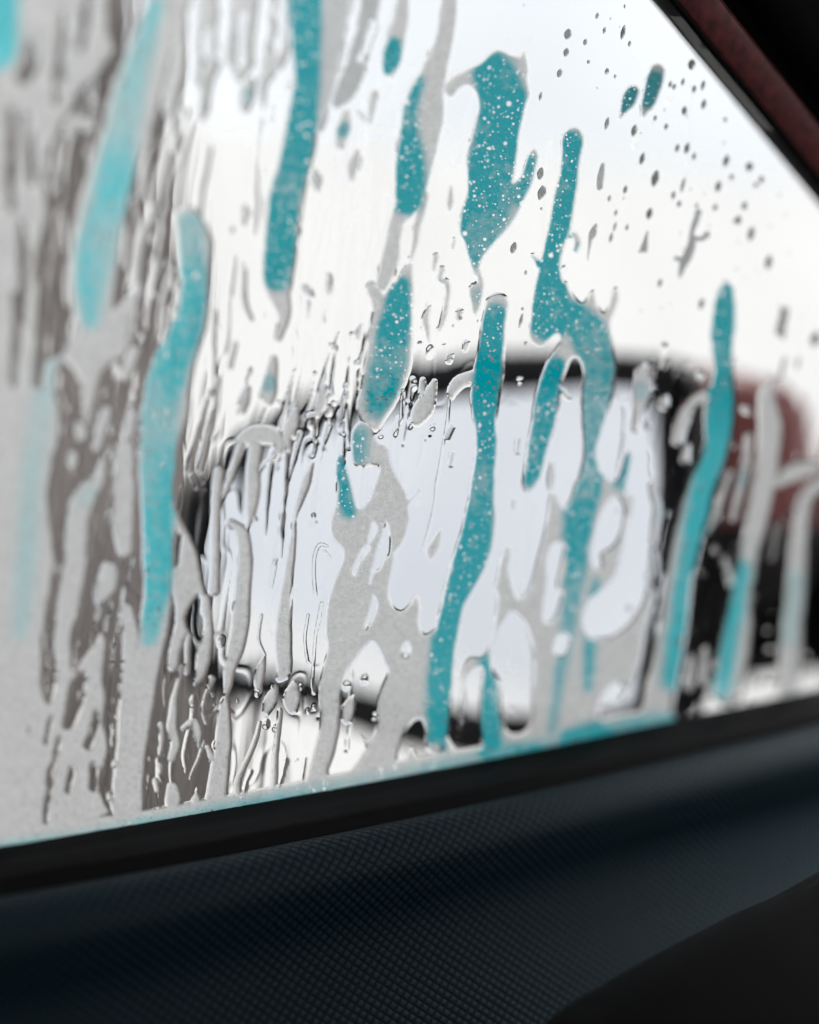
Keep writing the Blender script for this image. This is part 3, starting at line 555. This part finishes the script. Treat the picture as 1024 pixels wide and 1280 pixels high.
drops = [(713, 43, 4, 6), (735, 53, 2.4, 4), (711, 66, 3, 5), (703, 92, 3, 5), (739, 78, 2, 2.4), (762, 90, 2.4, 4), (772, 96, 1.6, 3), (759, 38, 2, 4), (782, 41, 2.6, 8), (790, 55, 1.8, 4), (679, 121, 2, 5), (762, 155, 2.6, 7), (796, 164, 3.2, 7), (750, 20, 2, 4), (784, 8, 1.4, 3),
         (868, 81, 4, 6), (841, 106, 2, 4), (846, 109, 2, 4), (857, 103, 2, 4.5), (871, 112, 2.4, 4.5), (882, 107, 2.2, 6), (883, 131, 2.8, 6), (859, 139, 3, 5), (822, 148, 2, 4), (836, 159, 2.2, 4), (806, 199, 3, 7), (850, 186, 2.4, 5), (862, 186, 3, 6.5), (871, 196, 2.4, 4.5), (822, 224, 4, 9), (911, 202, 3.2, 7), (940, 209, 4, 5),
         (901, 234, 3.2, 6.5), (857, 232, 2, 9), (845, 245, 2.4, 5), (852, 256, 2.4, 4), (815, 268, 3.4, 6.5), (785, 238, 2.4, 5), (765, 249, 2, 4), (773, 267, 1.8, 4), (772, 284, 1.8, 6), (767, 298, 2.2, 6), (787, 285, 1.8, 4), (926, 276, 3.5, 5), (942, 293, 3.5, 8), (964, 329, 3.6, 8), (934, 258, 3, 5), (880, 381, 3, 6), (828, 355, 2.4, 5), (856, 312, 1, 2), (926, 303, 1, 2),
         (679, 218, 3.8, 7), (680, 242, 4, 8), (645, 311, 3.4, 6.5), (680, 262, 1.4, 2), (660, 342, 1.6, 3.5), (654, 402, 2, 8), (577, 397, 4.2, 6), (585, 433, 3.8, 5.5), (566, 449, 3.6, 6), (656, 387, 1.8, 2), (660, 430, 1.8, 3), (897, 260, 2.5, 4), (955, 225, 3, 4), (910, 150, 2, 3), (948, 232, 2.5, 3), (918, 222, 2.4, 3.5), (874, 258, 2, 3), (816, 460, 2, 9), (835, 455, 2, 8), (983, 420, 2, 6), (1000, 455, 2, 7), (1022, 425, 5, 8)]
LM = [((805, 125), 'the two teal drops'), ((808, 303), 'the grey trident drop'), ((866, 300), 'the branched grey drop'), ((745, 293), 'the spindle shaped drop'), ((755, 222), 'the long grey drop'), ((720, 175), 'the top of the forked streak'),
      ((660, 150), 'the large bubbly teal patch'), ((982, 402), 'the blunt dark grey drop'), ((908, 380), 'the right hand teal streak'), ((690, 350), 'the forked streak shoulder'), ((625, 380), 'the long middle teal streak'), ((930, 150), 'the maroon frame middle')]
allp = [(x, y, a, max(b, a+.2), 0) for x, y, a, b in drops]
rd = random.Random(4)
for k in range(110):
    x = rd.uniform(560, 1010); y = rd.uniform(5, 430)
    if (y < (x-822)*1.2+14) or (560 < x < 780 and 60 < y < 400 and rd.random() < .8): continue
    a = rd.uniform(.8, 1.8); allp.append((x, y, a, a*rd.uniform(1.2, 2), 1))
ORD = ['nearest', 'second', 'third', 'fourth', 'fifth', 'sixth', 'seventh', 'eighth', 'ninth', 'tenth', 'eleventh', 'twelfth']
DIR = ['to the right of', 'to the lower right of', 'below', 'to the lower left of', 'to the left of', 'to the upper left of', 'above', 'to the upper right of']
sect = {}
for p in allp:
    m = min(range(len(LM)), key=lambda i: math.hypot(p[0]-LM[i][0][0], p[1]-LM[i][0][1])); dx, dy = p[0]-LM[m][0][0], p[1]-LM[m][0][1]
    sect.setdefault((m, int(round(math.atan2(dy, dx)/(math.pi/4))) % 8, p[4]), []).append((math.hypot(dx, dy), p))
for (m, di, kind), L_ in sorted(sect.items()):
    for o, (dd, (x, y, a, b, _)) in enumerate(sorted(L_)):
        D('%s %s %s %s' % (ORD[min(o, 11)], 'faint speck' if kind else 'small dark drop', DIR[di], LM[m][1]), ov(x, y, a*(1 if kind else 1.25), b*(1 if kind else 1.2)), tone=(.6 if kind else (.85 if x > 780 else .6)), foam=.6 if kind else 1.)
#@@END@@

def build_soap():
    st = 2.0; X0, X1, Y0, Y1 = -130, 1130, -70, 1110
    nx, ny = int((X1-X0)/st)+1, int((Y1-Y0)/st)+1
    gx = X0+st*np.arange(nx); gy = Y0+st*np.arange(ny); GX, GY = np.meshgrid(gx, gy, indexing='ij')
    best = np.full(GX.shape, 1e3); own = np.full(GX.shape, -1); teal = np.zeros(GX.shape)
    wx = vnoise(GX/13, GY/19, 0)+.5*vnoise(GX/6, GY/9, 1); wy = vnoise(GX/15, GY/21, 2)
    for k, t in enumerate(THINGS):
        pts = [p for s in t['s'] for p in s]+[(x, y, 0) for x, y in (t['poly'] or [])]
        ax, bx_ = min(p[0]-p[2] for p in pts)-14, max(p[0]+p[2] for p in pts)+14; ay, by_ = min(p[1]-p[2] for p in pts)-14, max(p[1]+p[2] for p in pts)+14
        i0, i1 = max(0, int((ax-X0)/st)), min(nx, int((bx_-X0)/st)+2); j0, j1 = max(0, int((ay-Y0)/st)), min(ny, int((by_-Y0)/st)+2)
        if i1 <= i0 or j1 <= j0: continue
        sl = (slice(i0, i1), slice(j0, j1)); j = t['jag']*1.6
        X, Y = GX[sl]+j*wx[sl], GY[sl]+j*wy[sl]
        d = np.full(X.shape, 1e3)
        if t['s']: d = stroke_sdf(X, Y, t['s'])
        if t['poly']: d = np.minimum(d, poly_sdf(X, Y, t['poly']))
        if t['holes']: d = np.maximum(d, -stroke_sdf(X, Y, t['holes']))
        for hp in t['hpolys']:
            hx = [p[0] for p in hp]; hy = [p[1] for p in hp]
            mk = (X > min(hx)-15) & (X < max(hx)+15) & (Y > min(hy)-15) & (Y < max(hy)+15)
            if mk.any(): d[mk] = np.maximum(d[mk], -poly_sdf(X[mk], Y[mk], hp))
        te = np.clip(.85-(stroke_sdf(X, Y, t['teal'])-2)/(1.7*t['soft']), 0, 1) if t['teal'] else np.zeros(X.shape)
        te = te*te*(3-2*te)*t['tstr']*np.clip(np.where(X > 320, 1.02, .86)+.8*vnoise(X/46, Y/75, 7), np.where(X > 320, .68, .35), 1)
        d = d-t['bias']-(0 if t['foam'] <= .7 or t['name'] == 'water_drop' else 2.2 if t['name'] == 'soap_streak' else 1.2 if np.mean([q[0] for q in pts]) > 420 else 0.); b = best[sl]; win = d < b
        inside = d < 3
        teal[sl] = np.where(inside, np.maximum(teal[sl], te), teal[sl])
        own[sl] = np.where(win, k, own[sl]); best[sl] = np.where(win, d, b)
    best = np.where(np.abs(best) < 1e-4, 1e-4, best)
    H = np.array([t['h'] for t in THINGS]); Wd = np.array([t['w'] for t in THINGS]); Fo = np.array([t['foam'] for t in THINGS]); To = np.array([t['tone'] for t in THINGS])
    dep = -best; u = np.clip(dep/Wd[own], 0, 1); hh = H[own]*(1-(1-u)**2)
    hh = hh+np.clip(dep/20, 0, 1)*(vnoise(GX/22, GY/40, 3)*1.6)*np.clip(Fo[own]+.2, 0, 1)
    dr = np.array([t['name'] == 'water_drop' for t in THINGS])[own]
    lo = np.where(dr, -.3, 1.2)
    fo = Fo[own]*np.clip((dep-lo)/np.where(dr, 1.2, 3.4), 0, 1)
    # vertices: grid points then edge crossings
    I = np.arange(nx*ny).reshape(nx, ny); s = best.ravel(); px = GX.ravel(); py = GY.ravel()
    A = np.concatenate([np.stack([I[:-1, :-1], I[1:, :-1], I[1:, 1:]], -1).reshape(-1, 3), np.stack([I[:-1, :-1], I[1:, 1:], I[:-1, 1:]], -1).reshape(-1, 3)])
    neg = s[A] < 0; cnt = neg.sum(1); full = A[cnt == 3]
    EK, EX, EY = [], [], []
    def cross(a, b):                         # id of the crossing on edge a-b
        lo_, hi_ = np.minimum(a, b), np.maximum(a, b); return lo_.astype(np.int64)*(nx*ny)+hi_
    tri = [full]; keys = []
    one = A[cnt == 1]; n1_ = neg[cnt == 1]; r = n1_.argmax(1); k_ = np.arange(len(one))
    a, b, c = one[k_, r], one[k_, (r+1) % 3], one[k_, (r+2) % 3]
    k1a, k1b = cross(a, b), cross(a, c)
    two = A[cnt == 2]; n2_ = ~neg[cnt == 2]; r = n2_.argmax(1); k_ = np.arange(len(two))
    c2, a2, b2 = two[k_, r], two[k_, (r+1) % 3], two[k_, (r+2) % 3]
    k2a, k2b = cross(c2, a2), cross(c2, b2)
    allk, inv = np.unique(np.concatenate([k1a, k1b, k2a, k2b]), return_inverse=True)
    e0, e1 = (allk//(nx*ny)).astype(int), (allk % (nx*ny)).astype(int); t_ = s[e0]/(s[e0]-s[e1])
    cx, cyy = px[e0]+(px[e1]-px[e0])*t_, py[e0]+(py[e1]-py[e0])*t_; base = nx*ny; inv = inv+base
    n1, n2 = len(k1a), len(k2a); i1a, i1b, i2a, i2b = inv[:n1], inv[n1:2*n1], inv[2*n1:2*n1+n2], inv[2*n1+n2:]
    tri += [np.stack([a, i1a, i1b], -1), np.stack([i2a, a2, b2], -1), np.stack([i2a, b2, i2b], -1)]
    owner = own.ravel(); ins0 = lambda q: owner[q]
    town = np.concatenate([ins0(full[:, 0]), ins0(a), ins0(a2), ins0(b2)]); tri = np.concatenate(tri)
    VX = np.concatenate([px, cx]); VY = np.concatenate([py, cyy]); VH = np.concatenate([hh.ravel(), np.zeros(len(cx))])
    VF = np.concatenate([fo.ravel(), np.zeros(len(cx))]); tl = teal.ravel(); VT = np.concatenate([tl, .5*(tl[e0]+tl[e1])]); tn = To[owner]; VN = np.concatenate([tn, np.where(s[e0] < 0, tn[e0], tn[e1])])
    BASE = .0009
    for k, t in enumerate(THINGS):
        tr = tri[town == k]
        if len(tr) == 0: continue
        u, f = np.unique(tr, return_inverse=True); f = f.reshape(-1, 3); n = len(u)
        top = at(VX[u], VY[u], BASE+np.maximum(VH[u], 0)*SC); bot = at(VX[u], VY[u], BASE-1e-5)
        co = np.concatenate([top, bot]); org = co.mean(0); co = co-org
        # orientation: top faces outward
        q = np.cross(co[f[0, 1]]-co[f[0, 0]], co[f[0, 2]]-co[f[0, 0]]) @ NW
        ft = f if q > 0 else f[:, ::-1]; F_ = np.concatenate([ft, ft[:, ::-1]+n]).astype(np.int32)
        me = bpy.data.meshes.new(t['name']); me.vertices.add(2*n); me.vertices.foreach_set('co', co.astype(np.float32).ravel())
        me.loops.add(F_.size); me.loops.foreach_set('vertex_index', F_.ravel()); me.polygons.add(len(F_))
        me.polygons.foreach_set('loop_start', np.arange(0, F_.size, 3, dtype=np.int32))
        me.polygons.foreach_set('use_smooth', np.ones(len(F_), bool))
        me.polygons.foreach_set('material_index', np.concatenate([np.zeros(len(ft)), np.ones(len(ft))]).astype(np.int32))
        ca = me.color_attributes.new('foam', 'FLOAT_COLOR', 'POINT')
        cc = np.stack([VF[u], VT[u], VN[u], np.clip((330-VX[u])/170, 0, 1)*.9+np.clip((VY[u]-560)/350, 0, 1)*.25*(VX[u] > 330)+np.clip((VX[u]-790)/60, 0, 1)*np.clip((VY[u]-470)/90, 0, 1)*.5], -1); ca.data.foreach_set('color', np.concatenate([cc, cc]).astype(np.float32).ravel())
        uvl = me.uv_layers.new(name='UVMap'); UV = np.stack([VX[u], -VY[u]], -1)/64.; UV = np.concatenate([UV, UV]); uvl.data.foreach_set('uv', UV[F_.ravel()].astype(np.float32).ravel())
        me.materials.append(foam_mat); me.materials.append(water_mat)
        me.update(); me.validate()
        o = bpy.data.objects.new(t['name'], me); o.location = tuple(org); link(o); tag(o, t['label'], t['cat'], t['group'])
build_soap()

def build_film():
    """the thin running water itself: one closed sheet, rippled along the fall line, nearly flat at the right"""
    st = 1.8; X0, X1, Y0, Y1 = -130, 1150, -80, 1080
    nx, ny = int((X1-X0)/st)+1, int((Y1-Y0)/st)+1
    GX, GY = np.meshgrid(X0+st*np.arange(nx), Y0+st*np.arange(ny), indexing='ij')
    lean = GX+.12*(GY-500)+10*vnoise(GX/90, GY/110, 4)
    bump = lambda v, a, b, w: 1/(1+np.exp(-(v-a)/w))/(1+np.exp((v-b)/w))
    amp = .05+bump(GX, 430, 800, 30)*.10*bump(GY, 500, 1200, 25)+bump(GX, 800, 1300, 18)*.3*bump(GY, 450, 1200, 14)+bump(GX, -500, 200, 10)*1.0+bump(GX, 375, 535, 18)*.6*bump(GY, -500, 600, 40)+bump(GX, 225, 375, 14)*.3+bump(GX, 270, 430, 14)*.27*bump(GY, 520, 1200, 20)
    rp = vnoise(lean/11, GY/95, 0)*1.5+vnoise(lean/24, GY/70, 1)*2.6+vnoise(lean/5.5, GY/120, 2)*.45+vnoise(lean/60, GY/90, 5)*5
    cell = vnoise(lean/19, GY/48, 6); rp = rp+1.6*np.exp(-(cell/.045)**2)*.5
    h = (2.0+rp*.62*amp)
    # trickles and beads standing on the sheet
    rg = random.Random(11)
    def dens(x, y):
        if x < 225: return 1.
        if 360 < x < 545 and y < 560: return .9
        if x < 360 and y < 540: return .28
        if 205 < x < 275 and 560 < y < 850: return .06
        if x < 480 and 540 < y < 850: return .3
        if x < 480 and y > 540: return .8
        if y > 450 and x > 810: return .6
        if y > 430: return .22
        return .03
    for k in range(560):
        x, y = rg.uniform(-60, 1000), rg.uniform(-60, 1040)
        if rg.random() > dens(x, y): continue
        ln, rad_ = rg.uniform(18, 150), rg.uniform(1.8, 4.2); pts = []; q = rg.uniform(-.22, -.02); xx = x
        for j in range(5):
            pts.append((xx, y+ln*j/4, rad_*rg.uniform(.35, 1.15))); xx += q*ln/4+rg.uniform(-3, 3)
        i0, i1 = max(0, int((min(p[0] for p in pts)-8-X0)/st)), min(nx, int((max(p[0] for p in pts)+8-X0)/st)+1); j0, j1 = max(0, int((y-8-Y0)/st)), min(ny, int((y+ln+8-Y0)/st)+1)
        if i1 <= i0 or j1 <= j0: continue
        d = stroke_sdf(GX[i0:i1, j0:j1]+1.6*vnoise(GX[i0:i1, j0:j1]/9, GY[i0:i1, j0:j1]/11, 1), GY[i0:i1, j0:j1], [pts]); u = np.clip((1.2-d)/(rad_+1.2), 0, 1)
        h[i0:i1, j0:j1] += rad_*.32*u*u*(3-2*u)
    for k in range(700):
        x, y = rg.uniform(-60, 1010), rg.uniform(-60, 1040)
        if rg.random() > max(dens(x, y), .12 if y > 430 else 0): continue
        a_, b_ = rg.uniform(1.4, 4), 0; b_ = a_*rg.uniform(1, 2.4); i0, i1 = max(0, int((x-8-X0)/st)), min(nx, int((x+8-X0)/st)+1); j0, j1 = max(0, int((y-14-Y0)/st)), min(ny, int((y+14-Y0)/st)+1)
        if i1 <= i0 or j1 <= j0: continue
        u = np.clip(1-np.hypot((GX[i0:i1, j0:j1]-x+.15*(GY[i0:i1, j0:j1]-y))/a_, (GY[i0:i1, j0:j1]-y)/b_), 0, 1); h[i0:i1, j0:j1] += a_*.55*np.sqrt(u)
    h = np.maximum(h, .2)*SC
    fl = lambda hv: at(GX.ravel(), GY.ravel(), hv)
    top, bot = fl(2e-5+h.ravel()), fl(np.full(GX.size, 1.2e-5)); co = np.concatenate([top, bot]); n = GX.size
    I = np.arange(n).reshape(nx, ny); Q = np.stack([I[:-1, :-1], I[1:, :-1], I[1:, 1:], I[:-1, 1:]], -1).reshape(-1, 4)
    inside = (.25*(GY.ravel()[Q].sum(1)) < belt_y(GX.ravel()[Q[:, 0]])+10) & (GY.ravel()[Q].mean(1) > (GX.ravel()[Q].mean(1)-822)*1.18-14)
    Q = Q[inside]
    q = np.cross(co[Q[0, 1]]-co[Q[0, 0]], co[Q[0, 2]]-co[Q[0, 0]]) @ NW; Qt = Q if q > 0 else Q[:, ::-1]
    F_ = np.concatenate([Qt, Qt[:, ::-1]+n]).astype(np.int32)
    me = bpy.data.meshes.new('water_film'); me.vertices.add(2*n); me.vertices.foreach_set('co', co.astype(np.float32).ravel())
    me.loops.add(F_.size); me.loops.foreach_set('vertex_index', F_.ravel()); me.polygons.add(len(F_)); me.polygons.foreach_set('loop_start', np.arange(0, F_.size, 4, dtype=np.int32))
    me.polygons.foreach_set('use_smooth', np.ones(len(F_), bool)); me.materials.append(water_mat); me.update(); me.validate()
    o = bpy.data.objects.new('water_film', me); link(o); tag(o, 'thin rippled sheet of running water over the whole window', 'water', kind='stuff')
build_film()
